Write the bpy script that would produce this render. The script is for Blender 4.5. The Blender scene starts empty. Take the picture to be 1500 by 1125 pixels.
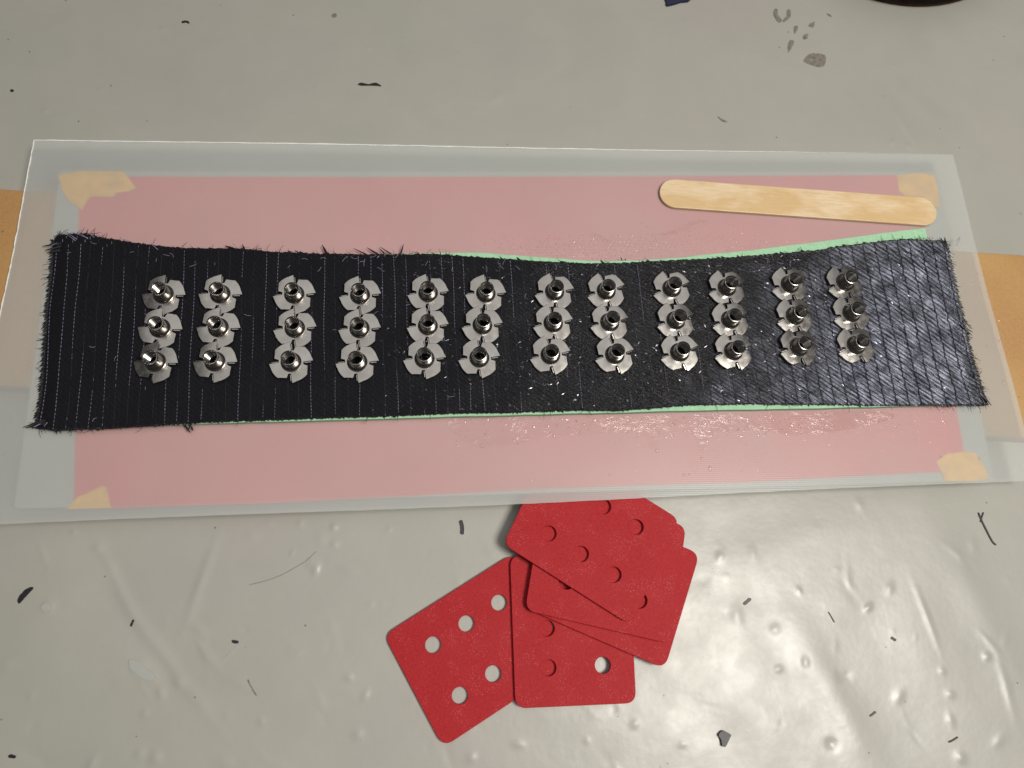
import bpy, bmesh, math, random
import numpy as np
from mathutils import Matrix, Vector

random.seed(7)
rng = np.random.default_rng(11)
sc = bpy.context.scene
C = sc.collection
MM = 0.001

# ------------------------------------------------------------------ camera
F_PX = 1155.0
TILT, PAN, ROLL = math.radians(16.90), math.radians(-4.986), math.radians(-2.146)
CAM_H = 0.3714
RM = Matrix.Rotation(PAN, 3, 'Y') @ Matrix.Rotation(TILT, 3, 'X') @ Matrix.Rotation(ROLL, 3, 'Z')
cam_d = bpy.data.cameras.new('camera')
cam = bpy.data.objects.new('camera', cam_d)
C.objects.link(cam)
cam.matrix_world = Matrix.Translation((0, 0, CAM_H)) @ RM.to_4x4()
cam_d.sensor_width = 36.0
cam_d.lens = 36.0 * F_PX / 1500.0
cam_d.clip_start = 0.01
cam_d.clip_end = 20
cam_d.dof.use_dof = True
cam_d.dof.focus_distance = 0.375
cam_d.dof.aperture_fstop = 14.0
sc.camera = cam
sc.render.resolution_x, sc.render.resolution_y = 1024, 768

# ------------------------------------------------------------------ room light
w = bpy.data.worlds.new('World')
sc.world = w
w.use_nodes = True
bg = w.node_tree.nodes['Background']
bg.inputs[0].default_value = (1.0, 0.97, 0.93, 1)
bg.inputs[1].default_value = 0.06

def area(name, loc, target, size, energy, col, size_y=None):
    l = bpy.data.lights.new(name, 'AREA')
    l.energy = energy
    l.color = col
    l.size = size
    if size_y:
        l.shape = 'RECTANGLE'
        l.size_y = size_y
    o = bpy.data.objects.new(name, l)
    C.objects.link(o)
    o.location = loc
    o.rotation_euler = (Vector(target) - Vector(loc)).to_track_quat('-Z', 'Y').to_euler()
    return o

# workshop ceiling lamp that glints in the plastic, and an added fill for ceiling bounce
area('ceiling_lamp', (0.54, -0.10, 1.20), (0.05, 0.05, 0), 0.37, 13.5, (1.0, 0.95, 0.87), 0.34)
area('ceiling_bounce_fill', (0.05, 0.45, 2.2), (0.05, 0.45, 0), 2.1, 12.5, (1.0, 0.985, 0.96), 2.3)

sc.view_settings.view_transform = 'Standard'
sc.view_settings.look = 'None'
sc.view_settings.gamma = 1
sc.view_settings.exposure = 0.06
sc.view_settings.use_curve_mapping = False
sc.cycles.max_bounces = 10
sc.cycles.transparent_max_bounces = 16
sc.cycles.caustics_reflective = False
sc.cycles.caustics_refractive = False

# ------------------------------------------------------------------ helpers
def P(px, py, z=0.0):
    """point of the place at height z (metres) seen at photograph coordinate px, py"""
    d = RM @ Vector(((px - 750) / F_PX, -(py - 562.5) / F_PX, -1.0))
    t = (z - CAM_H) / d.z
    return Vector((d.x * t, d.y * t, z))

def mesh_obj(name, verts, faces, mat=None, parent=None, smooth=False):
    me = bpy.data.meshes.new(name)
    me.from_pydata([tuple(v) for v in verts], [], [tuple(f) for f in faces])
    me.update()
    o = bpy.data.objects.new(name, me)
    C.objects.link(o)
    if mat:
        me.materials.append(mat)
    if parent:
        o.parent = parent
    if smooth:
        me.polygons.foreach_set('use_smooth', [True] * len(me.polygons))
    return o

def empty(name, loc=(0, 0, 0)):
    o = bpy.data.objects.new(name, None)
    o.empty_display_size = 0.01
    C.objects.link(o)
    o.location = loc
    return o

def tag(o, label=None, cat=None, group=None, kind=None):
    if label: o['label'] = label
    if cat: o['category'] = cat
    if group: o['group'] = group
    if kind: o['kind'] = kind
    return o

def outline_solid(name, splines, z0, z1, mat, bevel=0.0, parent=None):
    """flat body between z0 and z1 from closed outlines (first = rim, others = holes), xy in metres"""
    cu = bpy.data.curves.new(name, 'CURVE')
    cu.dimensions = '2D'
    cu.fill_mode = 'BOTH'
    cu.extrude = (z1 - z0) / 2 - bevel
    cu.bevel_depth = bevel
    cu.bevel_resolution = 2
    cu.offset = -bevel
    for pts in splines:
        s = cu.splines.new('POLY')
        s.points.add(len(pts) - 1)
        for p, q in zip(s.points, pts):
            p.co = (q[0], q[1], 0, 1)
        s.use_cyclic_u = True
    t = bpy.data.objects.new(name + '_curve', cu)
    C.objects.link(t)
    dg = bpy.context.evaluated_depsgraph_get()
    me = bpy.data.meshes.new_from_object(t.evaluated_get(dg))
    bpy.data.objects.remove(t)
    bpy.data.curves.remove(cu)
    me.name = name
    me.materials.clear()
    me.materials.append(mat)
    o = bpy.data.objects.new(name, me)
    C.objects.link(o)
    o.location = (0, 0, (z0 + z1) / 2)
    if parent:
        o.parent = parent
    return o

def round_poly(pts, r, n=6):
    """round the corners of a polygon given as xy"""
    out = []
    m = len(pts)
    for i in range(m):
        p0, p1, p2 = Vector(pts[i - 1][:2]), Vector(pts[i][:2]), Vector(pts[(i + 1) % m][:2])
        a, b = (p0 - p1).normalized(), (p2 - p1).normalized()
        ang = a.angle(b)
        d = min(r / math.tan(ang / 2), (p0 - p1).length * .45, (p2 - p1).length * .45)
        s, e = p1 + a * d, p1 + b * d
        for k in range(n + 1):
            t = k / n
            out.append(tuple(s * (1 - t) ** 2 + p1 * 2 * t * (1 - t) + e * t * t))
    return out

def smooth_poly(pts, sub=4, jit=0.0):
    """closed Catmull-Rom through points"""
    out = []
    m = len(pts)
    for i in range(m):
        p0, p1, p2, p3 = [Vector(pts[(i + k) % m][:2]) for k in (-1, 0, 1, 2)]
        for k in range(sub):
            t = k / sub
            q = 0.5 * ((2 * p1) + (p2 - p0) * t + (2 * p0 - 5 * p1 + 4 * p2 - p3) * t * t + (3 * p1 - p0 - 3 * p2 + p3) * t ** 3)
            out.append((q.x + random.uniform(-jit, jit), q.y + random.uniform(-jit, jit)))
    return out

def pxs(pts, z):
    return [tuple(P(x, y, z)[:2]) for x, y in pts]

# ------------------------------------------------------------------ materials
class NT:
    def __init__(s, name):
        s.m = bpy.data.materials.new(name)
        s.m.use_nodes = True
        s.t = s.m.node_tree
        s.t.nodes.clear()
        s.out = s.t.nodes.new('ShaderNodeOutputMaterial')
    def n(s, typ, **kw):
        nd = s.t.nodes.new('ShaderNode' + typ)
        for k, v in kw.items():
            setattr(nd, k, v)
        return nd
    def put(s, sock, v):
        if v is None: return
        if hasattr(v, 'is_output') or hasattr(v, 'links'):
            s.t.links.new(v, sock)
        else:
            if sock.type == 'RGBA' and len(v) == 3: v = (*v, 1)
            sock.default_value = v
    def node(s, typ, ins=None, out=0, **kw):
        nd = s.n(typ, **kw)
        for k, v in (ins or {}).items():
            s.put(nd.inputs[k], v)
        return nd.outputs[out]
    def coord(s, which='Object'):
        return s.n('TexCoord').outputs[which]
    def map(s, vec, scale=(1, 1, 1), rot=(0, 0, 0), loc=(0, 0, 0)):
        return s.node('Mapping', {'Vector': vec, 'Scale': scale, 'Rotation': rot, 'Location': loc})
    def noise(s, vec, scale, detail=3, rough=.5, out=0, dist=0):
        return s.node('TexNoise', {'Vector': vec, 'Scale': scale, 'Detail': detail, 'Roughness': rough, 'Distortion': dist}, out)
    def math(s, op, a, b=None, c=None):
        nd = s.n('Math', operation=op)
        for i, v in enumerate((a, b, c)):
            s.put(nd.inputs[i], v)
        return nd.outputs[0]
    def ramp(s, fac, stops):
        nd = s.n('ValToRGB')
        e = nd.color_ramp.elements
        while len(e) < len(stops): e.new(0.5)
        for el, (p, c) in zip(e, stops):
            el.position = p
            el.color = (*c, 1) if len(c) == 3 else c
        s.put(nd.inputs[0], fac)
        return nd.outputs[0]
    def rng(s, v, a, b, c=0., d=1.):
        return s.node('MapRange', {0: v, 1: a, 2: b, 3: c, 4: d})
    def mixc(s, f, a, b, mode='MIX'):
        nd = s.n('Mix', data_type='RGBA', blend_type=mode)
        s.put(nd.inputs[0], f); s.put(nd.inputs[6], a); s.put(nd.inputs[7], b)
        return nd.outputs[2]
    def bump(s, h, strength=1., dist=.001, normal=None):
        return s.node('Bump', {'Height': h, 'Strength': strength, 'Distance': dist, 'Normal': normal})
    def pbr(s, **kw):
        nd = s.n('BsdfPrincipled')
        for k, v in kw.items():
            s.put(nd.inputs[k.replace('_', ' ')], v)
        return nd.outputs[0]
    def mixs(s, f, a, b):
        nd = s.n('MixShader')
        s.put(nd.inputs[0], f); s.put(nd.inputs[1], a); s.put(nd.inputs[2], b)
        return nd.outputs[0]
    def done(s, shader):
        s.t.links.new(shader, s.out.inputs[0])
        return s.m

def mat_sheeting():
    m = NT('grey plastic sheeting')
    co = m.coord()
    n1 = m.noise(co, 9, 3)
    n2 = m.noise(co, 60, 4, .6)
    col = m.ramp(n1, [(.3, (.365, .37, .33)), (.5, (.40, .392, .352)), (.7, (.39, .37, .345))])
    col = m.mixc(m.rng(n2, .35, .75, 0, .25), col, (.33, .325, .28))
    # fine dirt specks
    v = m.node('TexVoronoi', {'Vector': co, 'Scale': 95.0, 'Randomness': 1.0})
    sp = m.math('MULTIPLY', m.math('LESS_THAN', v, .045), m.math('GREATER_THAN', m.noise(co, 140, 1), .52))
    col = m.mixc(m.math('MULTIPLY', sp, .75), col, (.10, .085, .07))
    b = m.bump(m.noise(co, 45, 3, .5), .22, .0012)
    b = m.bump(m.noise(co, 420, 2), .10, .0003, b)
    return m.done(m.pbr(Base_Color=col, Roughness=m.rng(n2, .2, .8, .28, .42), Specular_IOR_Level=.55, Normal=b))

def mat_board():
    m = NT('brown fibreboard')
    co = m.coord()
    n = m.noise(co, 700, 4, .65)
    n2 = m.noise(co, 25, 3)
    col = m.ramp(n, [(.3, (.40, .215, .08)), (.6, (.45, .25, .095)), (.8, (.48, .275, .11))])
    col = m.mixc(m.rng(n2, .4, .7, 0, .4), col, (.55, .36, .12))
    v = m.node('TexVoronoi', {'Vector': co, 'Scale': 170.0})
    col = m.mixc(m.math('MULTIPLY', m.math('LESS_THAN', v, .07), .8), col, (.09, .035, .015))
    return m.done(m.pbr(Base_Color=col, Roughness=.6, Normal=m.bump(n, .3, .0004)))

def mat_plain(name, col, rough=.5, nscale=120, var=.15, bump=.1, bd=.0003, **kw):
    m = NT(name)
    co = m.coord()
    n = m.noise(co, nscale, 4, .6)
    dark = tuple(c * (1 - var) for c in col)
    lite = tuple(min(1, c * (1 + var)) for c in col)
    c = m.ramp(n, [(.3, dark), (.7, lite)])
    return m.done(m.pbr(Base_Color=c, Roughness=rough, Normal=m.bump(n, bump, bd), **kw))

def mat_film():
    m = NT('frosted release film')
    co = m.coord()
    # fine weave
    wv = m.map(co, rot=(0, 0, math.radians(2)))
    w1 = m.node('TexWave', {'Vector': wv, 'Scale': 330.0, 'Distortion': .3}, 1, wave_type='BANDS', bands_direction='X')
    w2 = m.node('TexWave', {'Vector': wv, 'Scale': 330.0, 'Distortion': .3}, 1, wave_type='BANDS', bands_direction='Y')
    weave = m.math('ADD', w1, w2)
    big = m.noise(co, 12, 2)
    nrm = m.bump(m.noise(co, 30, 2), .12, .001)
    nrm = m.bump(weave, .10, .00012, nrm)
    cloud = m.rng(m.noise(co, 16, 3), .1, .9, .35, .43)
    dif = m.node('BsdfDiffuse', {'Color': (.82, .835, .825), 'Normal': nrm})
    trl = m.node('BsdfTranslucent', {'Color': (.85, .86, .85), 'Normal': nrm})
    body = m.mixs(.42, dif, trl)
    clear = m.node('BsdfTransparent', {'Color': (.97, .98, .97)})
    s = m.mixs(cloud, clear, body)
    gl = m.node('BsdfGlossy', {'Color': (1, 1, 1), 'Roughness': m.rng(big, .0, 1., .20, .40), 'Normal': nrm})
    fr = m.math('ADD', m.math('MULTIPLY', m.math('POWER', m.node('LayerWeight', {'Blend': .5, 'Normal': nrm}, 1), 4.0), .5), .03)
    return m.done(m.mixs(fr, s, gl))

def mat_cloth():
    m = NT('black carbon cloth')
    uv = m.n('UVMap', uv_map='UVMap').outputs[0]      # u, v in millimetres along and across the strip
    sep = m.n('SeparateXYZ')
    m.t.links.new(uv, sep.inputs[0])
    u, v = sep.outputs[0], sep.outputs[1]
    nz = m.noise(uv, .055, 3, .55)
    # how much resin has soaked in: a property of the cloth, more at the right end
    wet = m.math('ADD', m.math('ADD', u, m.math('MULTIPLY', m.math('SUBTRACT', nz, .5), 130.0)),
                 m.math('MULTIPLY', v, -.75))
    wet = m.rng(wet, 315, 400)
    damp = m.rng(m.math('ADD', u, m.math('MULTIPLY', m.math('SUBTRACT', nz, .5), 160.0)), 190, 290)
    # tows at a slant, drawn in by the stitch rows
    a = math.radians(40)
    q = m.math('ADD', m.math('MULTIPLY', u, math.sin(a)), m.math('MULTIPLY', v, math.cos(a)))
    along = m.math('SUBTRACT', m.math('MULTIPLY', u, math.cos(a)), m.math('MULTIPLY', v, math.sin(a)))
    cmb = m.n('CombineXYZ')
    m.t.links.new(m.math('MULTIPLY', along, .12), cmb.inputs[0])
    m.t.links.new(q, cmb.inputs[1])
    wob = m.noise(cmb.outputs[0], .9, 3, .6)
    q2 = m.math('ADD', q, m.math('MULTIPLY', m.math('SUBTRACT', wob, .5), 3.4))
    tow = m.math('ABSOLUTE', m.math('SINE', m.math('MULTIPLY', q2, math.pi / 2.05)))
    tow = m.math('POWER', tow, .6)
    stitch = m.math('ABSOLUTE', m.math('SINE', m.math('MULTIPLY', m.math('ADD', u, m.math('MULTIPLY', m.noise(uv, .35, 3), 2.6)), math.pi / 6.1)))
    groove = m.rng(stitch, 0, .28)
    fib = m.noise(cmb.outputs[0], 5.5, 3, .7)
    h = m.math('ADD', m.math('MULTIPLY', tow, .5), m.math('MULTIPLY', groove, m.math('ADD', m.math('MULTIPLY', wet, .4), .14)))
    h = m.math('ADD', h, m.math('MULTIPLY', fib, .45))
    nrm = m.bump(h, .8, .0005)
    speck = m.noise(cmb.outputs[0], 2.2, 2, .5)
    speck2 = m.noise(uv, 1.1, 2, .6)
    nrm2 = m.bump(m.math('ADD', speck, speck2), m.math('MULTIPLY', damp, .55), .0009, nrm)
    tan = m.n('Tangent', direction_type='UV_MAP', uv_map='UVTow').outputs[0]
    base = m.mixc(m.rng(fib, .35, .7), (.0045, .0045, .006), (.011, .0105, .015))
    dry = m.pbr(Base_Color=base, Roughness=.58, Specular_IOR_Level=.16, Normal=nrm2,
                Sheen_Weight=.02, Sheen_Roughness=.5)
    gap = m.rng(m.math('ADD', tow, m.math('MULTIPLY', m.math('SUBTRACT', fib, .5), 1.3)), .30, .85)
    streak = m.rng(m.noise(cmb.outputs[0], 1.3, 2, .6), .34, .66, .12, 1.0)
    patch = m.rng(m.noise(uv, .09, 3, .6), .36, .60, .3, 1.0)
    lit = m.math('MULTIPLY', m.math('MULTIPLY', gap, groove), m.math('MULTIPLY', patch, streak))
    sheen_col = m.mixc(lit, (.02, .02, .03), (.44, .47, .58))  # sheen put into the colour: bright streaks on tows, dark gaps and grooves
    ws = m.pbr(Base_Color=sheen_col, Metallic=.9, Roughness=.46, Anisotropic=.85, Tangent=tan,
               Normal=nrm2, Coat_Weight=.4, Coat_Roughness=.1)
    dp = m.pbr(Base_Color=base, Roughness=.25, Specular_IOR_Level=.55, Normal=nrm2)
    s = m.mixs(m.math('MULTIPLY', damp, .55), dry, dp)
    return m.done(m.mixs(wet, s, ws))

def mat_steel():
    m = NT('zinc plated steel')
    co = m.coord()
    n = m.noise(co, 260, 4, .6)
    n2 = m.noise(co, 90, 2)
    oi = m.n('ObjectInfo').outputs['Random']
    col = m.mixc(m.rng(n2, .35, .65), (.44, .42, .395), (.33, .31, .29))
    col = m.mixc(m.math('MULTIPLY', oi, .5), col, (.34, .325, .31))
    sm = m.noise(m.node('VectorMath', {0: co, 1: oi}, operation='ADD'), 330, 3, .6)     # smears of resin and handling
    r = m.math('ADD', m.rng(n, .3, .7, .14, .25), m.rng(sm, .4, .75, 0, .08))
    return m.done(m.pbr(Base_Color=col, Metallic=1.0, Roughness=r, Normal=m.bump(m.math('ADD', n, sm), .07, .0001)))

def mat_wood():
    m = NT('pale birch wood')
    co = m.coord()
    st = m.map(co, scale=(1, 9, 1))
    g = m.noise(st, 120, 5, .65, dist=.4)
    g2 = m.noise(m.map(co, scale=(1, 2.2, 1)), 28, 3, .55)
    col = m.ramp(g, [(.25, (.64, .46, .26)), (.5, (.76, .59, .38)), (.8, (.84, .69, .48))])
    soak = m.rng(g2, .42, .58)                    # resin soaked streaks are darker and glossier
    col = m.mixc(m.math('MULTIPLY', soak, .6), col, (.64, .42, .18))
    return m.done(m.pbr(Base_Color=col, Roughness=m.rng(soak, 0, 1, .5, .25), Normal=m.bump(g, .35, .0003)))

def mat_red():
    m = NT('red fibre sheet')
    co = m.coord()
    n = m.noise(co, 900, 3, .6)
    n2 = m.noise(co, 55, 3)
    oi = m.n('ObjectInfo').outputs['Random']
    col = m.ramp(n, [(.3, (.34, .011, .015)), (.7, (.45, .019, .025))])
    col = m.mixc(m.rng(n2, .4, .75, 0, .35), col, (.44, .03, .038))
    v = m.node('TexVoronoi', {'Vector': co, 'Scale': 1300.0, 'Randomness': 1.0})
    sp = m.math('MULTIPLY', m.math('LESS_THAN', v, .2), m.math('GREATER_THAN', m.noise(co, 110, 3), .54))
    col = m.mixc(m.math('MULTIPLY', sp, .45), col, (.80, .28, .28))
    return m.done(m.pbr(Base_Color=col, Roughness=.6, Specular_IOR_Level=.18, Normal=m.bump(n, .3, .0003)))

def mat_resin(name, h_, d_, col, gate, f0):
    m = NT(name)
    co = m.coord()
    hn = m.noise(co, h_, 4, .62, dist=.6)
    nrm = m.bump(m.math('MULTIPLY', hn, m.rng(m.noise(co, 70, 3), gate, gate + .25)), .9, d_)
    cl = m.node('BsdfTransparent', {'Color': col})
    gl = m.node('BsdfGlossy', {'Color': (1, 1, 1), 'Roughness': .16, 'Normal': nrm})
    fr = m.math('ADD', m.math('MULTIPLY', m.math('POWER', m.node('LayerWeight', {'Blend': .5, 'Normal': nrm}, 1), 4.0), .3), f0)
    return m.done(m.mixs(fr, cl, gl))

M_SHEET = mat_sheeting()
M_BOARD = mat_board()
M_PANEL = mat_plain('off white panel', (.42, .42, .395), .45, 30, .04, .05)
M_PINK = mat_plain('pink sheet', (.72, .052, .072), .6, 30, .07, .2)
M_TAPE = mat_plain('yellow masking tape', (.88, .455, .008), .6, 150, .2, .5)
M_FILM = mat_film()
M_EDGE = mat_plain('cut film edge', (.85, .86, .85), .35, 800, .1, .5)
M_FOAM = mat_plain('mint green foam', (.36, .62, .40), .75, 500, .10, .5, .0004)
M_CLOTH = mat_cloth()
M_TOW = mat_plain('loose black tow', (.012, .011, .014), .45, 400, .4, .4)
M_THREAD = mat_plain('pale stitch thread', (.23, .215, .33), .55, 300, .5, .2)
M_SPARKLE = mat_plain('sparkle fibre', (.12, .12, .15), .22, 900, .5, .2, Metallic=.7)
M_THREAD2 = mat_plain('dark stitch thread', (.036, .034, .055), .55, 300, .5, .2)
M_STEEL = mat_steel()
M_WOOD = mat_wood()
M_RED = mat_red()
M_RESIN = mat_resin('clear wet resin', 500, .0003, (.97, .95, .94), .0, .085)
M_SMEAR = mat_resin('smeared wet resin', 420, .00055, (.99, .955, .95), .40, .045)
M_STAIN = mat_plain('dried grey residue', (.20, .185, .15), .55, 500, .35, .5)
M_NAVY = mat_plain('navy cloth', (.012, .016, .055), .8, 700, .4, .6)
M_DARK = mat_plain('dark rubber', (.010, .008, .008), .9, 200, .4, .3, Specular_IOR_Level=.1)
M_RUST = mat_plain('brown card rim', (.11, .055, .03), .7, 200, .3, .3)

# ------------------------------------------------------------------ bench covered with plastic sheeting
def axis(lo, hi, a, b, fine):
    mid = np.arange(a, b, fine)
    return np.concatenate([np.linspace(lo, a, 14)[:-1], mid, np.linspace(b, hi, 14)])

def build_bench():
    xs = axis(-.75, .85, -.27, .36, .0009)
    ys = axis(-.55, .95, -.17, .41, .0009)
    X, Y = np.meshgrid(xs, ys)
    Z = np.zeros_like(X)
    def g(px, py, s, h, s2=None, ang=0.0):
        p = P(px, py, 0)
        s2 = s2 or s
        dx, dy = X - p.x, Y - p.y
        ca, sa = math.cos(ang), math.sin(ang)
        U, V = dx * ca + dy * sa, -dx * sa + dy * ca
        Z[:] += h * np.exp(-.5 * ((U / s) ** 2 + (V / s2) ** 2))
    mm = MM
    # dents and blisters seen in the photograph: x, y, spread mm, height mm
    for x, y, s, h in [(1028, 850, 2.6, -.5), (1080, 902, 3.2, .6), (1135, 922, 2.4, .5), (1272, 890, 1.5, .6), (1303, 862, 1.6, .4),
                       (1318, 1020, 1.6, .7), (1380, 983, 1.4, .6), (1445, 962, 1.4, .6), (1463, 1085, 2.2, .6), (1393, 1055, 1.6, .5),
                       (1408, 1110, 1.6, .8), (1218, 1090, 2.0, -.7), (1240, 990, 1.4, -.4), (1180, 970, 1.8, -.5), (1140, 980, 1.6, .5),
                       (1258, 738, 1.4, .4), (1392, 1017, 1.2, .5), (1170, 865, 1.2, .4), (1055, 815, 1.4, .4), (1425, 800, 2.5, .3),
                       (470, 790, 2.6, .6), (490, 797, 1.6, .7), (457, 826, 2.2, .6), (463, 834, 1.4, .6), (489, 772, 1.0, .6), (440, 766, 1.4, .6),
                       (428, 810, .9, .5), (72, 889, 1.8, .6), (205, 975, 2.2, .5), (222, 990, 2.2, .5), (236, 1016, 1.8, .6), (212, 1045, 1.6, .6),
                       (543, 884, 1.4, .4), (511, 992, 1.8, .6), (535, 1018, 1.4, .7), (524, 1076, 1.6, .7), (437, 956, 1.5, .3),
                       (205, 1105, 1.6, .6), (228, 1110, 2.4, .6), (330, 1117, 2.2, .7), (134, 1120, 1.8, .5), (383, 1057, 1.2, .4),
                       (333, 1050, 1.6, .35), (262, 1000, 1.6, .5), (143, 803, 2.0, .4), (108, 780, 1.2, .4), (10, 976, 1.5, .4), (725, 145, 3.0, .35),
                       (66, 162, 1.0, .5), (240, 42, 1.0, .4), (1308, 208, 1.6, .5), (1332, 215, 1.2, .5), (1310, 96, 1.0, .3), (580, 960, 1.2, .3),
                       (570, 735 + 40, .9, .4), (930, 1060, 1.4, .4), (1000, 1090, 1.4, .35), (760, 1090, 1.3, .35), (690, 1110, 1.5, .4), (860, 1085, 1.2, .3)]:
        g(x, y, s * mm * random.uniform(.7, 1.5), h * mm * random.uniform(.45, .9), s * mm * random.uniform(.6, 1.0), random.uniform(0, 3.1))
    # creases: x, y, long mm, wide mm, angle deg, height mm
    for x, y, l, wd, an, h in [(295, 850, 13, 1.5, 74, .35), (240, 960, 22, 1.8, -50, .4), (175, 860, 14, 1.5, -60, .3), (1358, 905, 9, 1.0, -78, .35),
                               (1200, 980, 26, 6, -62, .5), (1235, 1050, 20, 5, -66, .4), (1100, 1030, 26, 8, -80, .5), (1330, 140, 22, 4, -50, .5),
                               (1475, 1010, 9, 1.4, -85, .3), (1150, 800, 40, 9, 15, .6), (1430, 880, 30, 7, -70, .5), (1020, 1000, 40, 6, -30, .4),
                               (60, 900, 40, 14, 80, .7), (420, 1000, 40, 16, 20, .5), (1325, 185, 9, 1.5, -70, .4)]:
        g(x, y, l * mm, h * mm, wd * mm, math.radians(an))
    for _ in range(70):                          # small random pimples
        s = random.uniform(.6, 1.5)
        g(random.uniform(-20, 1520), random.uniform(760, 1125), s * mm, random.choice((1, 1, -1)) * random.uniform(.03, .16) * s * mm, s * mm * random.uniform(.5, 2.2), random.uniform(0, 3.1))
    for _ in range(60):
        s = random.uniform(.6, 1.3)
        g(random.uniform(-20, 1520), random.uniform(0, 210), s * mm, random.uniform(.04, .14) * s * mm)
    for _ in range(26):                           # short irregular folds
        x_, y_, a_ = random.uniform(0, 1500), random.uniform(790, 1125), random.uniform(-1.4, -.5)
        for k in range(3):
            g(x_ + k * 14 * math.cos(a_), y_ - k * 14 * math.sin(a_), random.uniform(2.5, 5) * mm, random.uniform(-.12, .2) * mm, random.uniform(.7, 1.6) * mm, a_ + random.uniform(-.3, .3))
    for _ in range(40):                           # slow waviness
        g(random.uniform(-100, 1600), random.uniform(740, 1200), random.uniform(12, 40) * mm, random.uniform(-.5, .5) * mm, random.uniform(8, 20) * mm, random.uniform(0, 3.1))
    for _ in range(22):
        g(random.uniform(-100, 1600), random.uniform(-100, 230), random.uniform(20, 60) * mm, random.uniform(-.35, .35) * mm, random.uniform(15, 30) * mm, random.uniform(0, 3.1))
    # lies flat where plates and board press on it
    Z = np.minimum(Z, .0012)
    for (x, y, r) in [(705, 955, .03), (830, 920, .035), (900, 870, .04)]:
        p = P(x, y, 0)
        Z *= 1 - np.exp(-(((X - p.x) ** 2 + (Y - p.y) ** 2) / r ** 2) ** 2)
    p0, p1 = P(0, 420, 0), P(1500, 500, 0)
    Z *= 1 - np.exp(-(((Y - (p0.y + (X - p0.x) * (p1.y - p0.y) / (p1.x - p0.x))) / .06) ** 4))
    global BENCH
    BENCH = (xs, ys, Z)
    ny, nx = X.shape
    V = np.stack([X.ravel(), Y.ravel(), Z.ravel()], 1)
    i = np.arange(nx * ny).reshape(ny, nx)
    F = np.stack([i[:-1, :-1].ravel(), i[:-1, 1:].ravel(), i[1:, 1:].ravel(), i[1:, :-1].ravel()], 1)
    me = bpy.data.meshes.new('bench_cover')
    me.vertices.add(len(V)); me.vertices.foreach_set('co', V.ravel())
    me.loops.add(F.size); me.loops.foreach_set('vertex_index', F.ravel())
    me.polygons.add(len(F)); me.polygons.foreach_set('loop_start', np.arange(0, F.size, 4))
    me.polygons.foreach_set('use_smooth', np.ones(len(F), bool))
    me.update(); me.validate()
    me.materials.append(M_SHEET)
    o = bpy.data.objects.new('bench_cover', me)
    C.objects.link(o)
    tag(o, 'grey plastic sheeting, dented and specked, covering the bench', kind='structure')
    return o
bench = build_bench()

# dried marks on the sheeting
def stain(pts, jit=.25):
    q = smooth_poly(pxs(pts, 0.0), 4, jit * MM)
    bx, by, bz = BENCH
    zz = max(bz[np.searchsorted(by, y_), np.searchsorted(bx, x_)] for x_, y_ in q) + .0001
    return outline_solid('stain', [q], zz, zz + .0001, M_STAIN, 0, bench)
stain([(1180, 84), (1190, 79), (1204, 80), (1209, 84), (1207, 97), (1196, 98), (1178, 92)])
stain([(1186, 36), (1193, 32), (1191, 40), (1184, 39)])
stain([(1155, 62), (1162, 60), (1160, 70), (1154, 78)])
stain([(1177, 52), (1183, 50), (1182, 57), (1176, 58)])
stain([(1163, 40), (1168, 39), (1167, 45), (1163, 50)])
stain([(1133, 16), (1138, 14), (1139, 22), (1145, 31), (1140, 33), (1134, 26)])
stain([(1153, 15), (1158, 16), (1157, 25), (1149, 33), (1146, 31), (1152, 24)])
stain([(1211, 20), (1216, 22), (1218, 25), (1213, 23)], .1)
stain([(1051, 170), (1058, 174), (1066, 178), (1059, 178)], .1)
stain([(486, 22), (492, 20), (493, 25), (488, 26)], .1)

# ------------------------------------------------------------------ the laminating stack
Z_BOARD, Z_PANEL, Z_FILM0, Z_FILM = 10.6 * MM, 12.4 * MM, 13.15 * MM, 13.5 * MM
Z_FOAM, Z_CLOTH = 16.4 * MM, 17.0 * MM

def line_ext(a, b, k0, k1):
    d = b - a
    return a - d * k0, b + d * k1
bl, br = line_ext(P(0, 277, Z_BOARD), P(1500, 374, Z_BOARD), .12, .12)
fl, fr_ = line_ext(P(20, 566, Z_BOARD), P(1500, 641, Z_BOARD), .14, .12)
board = outline_solid('fibreboard', [round_poly([bl[:2], br[:2], fr_[:2], fl[:2]], .001)], .0013, Z_BOARD, M_BOARD, .0004)
tag(board, 'brown fibreboard plank lying under the frosted film, showing at both sides', 'board')

panel = outline_solid('panel', [round_poly(pxs([(88, 251), (1372, 252), (1455, 703), (20, 745)], Z_PANEL), .002)], Z_BOARD + .0001, Z_PANEL, M_PANEL, .0003)
tag(panel, 'off white panel under the frosted film with the pink sheet taped to it', 'panel')

pink = outline_solid('pink_sheet', [pxs([(117, 259), (500, 260), (900, 259), (1342, 257), (1378, 470), (1416, 689), (1100, 706), (800, 716), (400, 737), (109, 746), (113, 500)], Z_PANEL)],
                     Z_PANEL + .0001, Z_PANEL + .00025, M_PINK)
tag(pink, 'pink sheet taped down by its corners beneath the frosted film', 'sheet')

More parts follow.
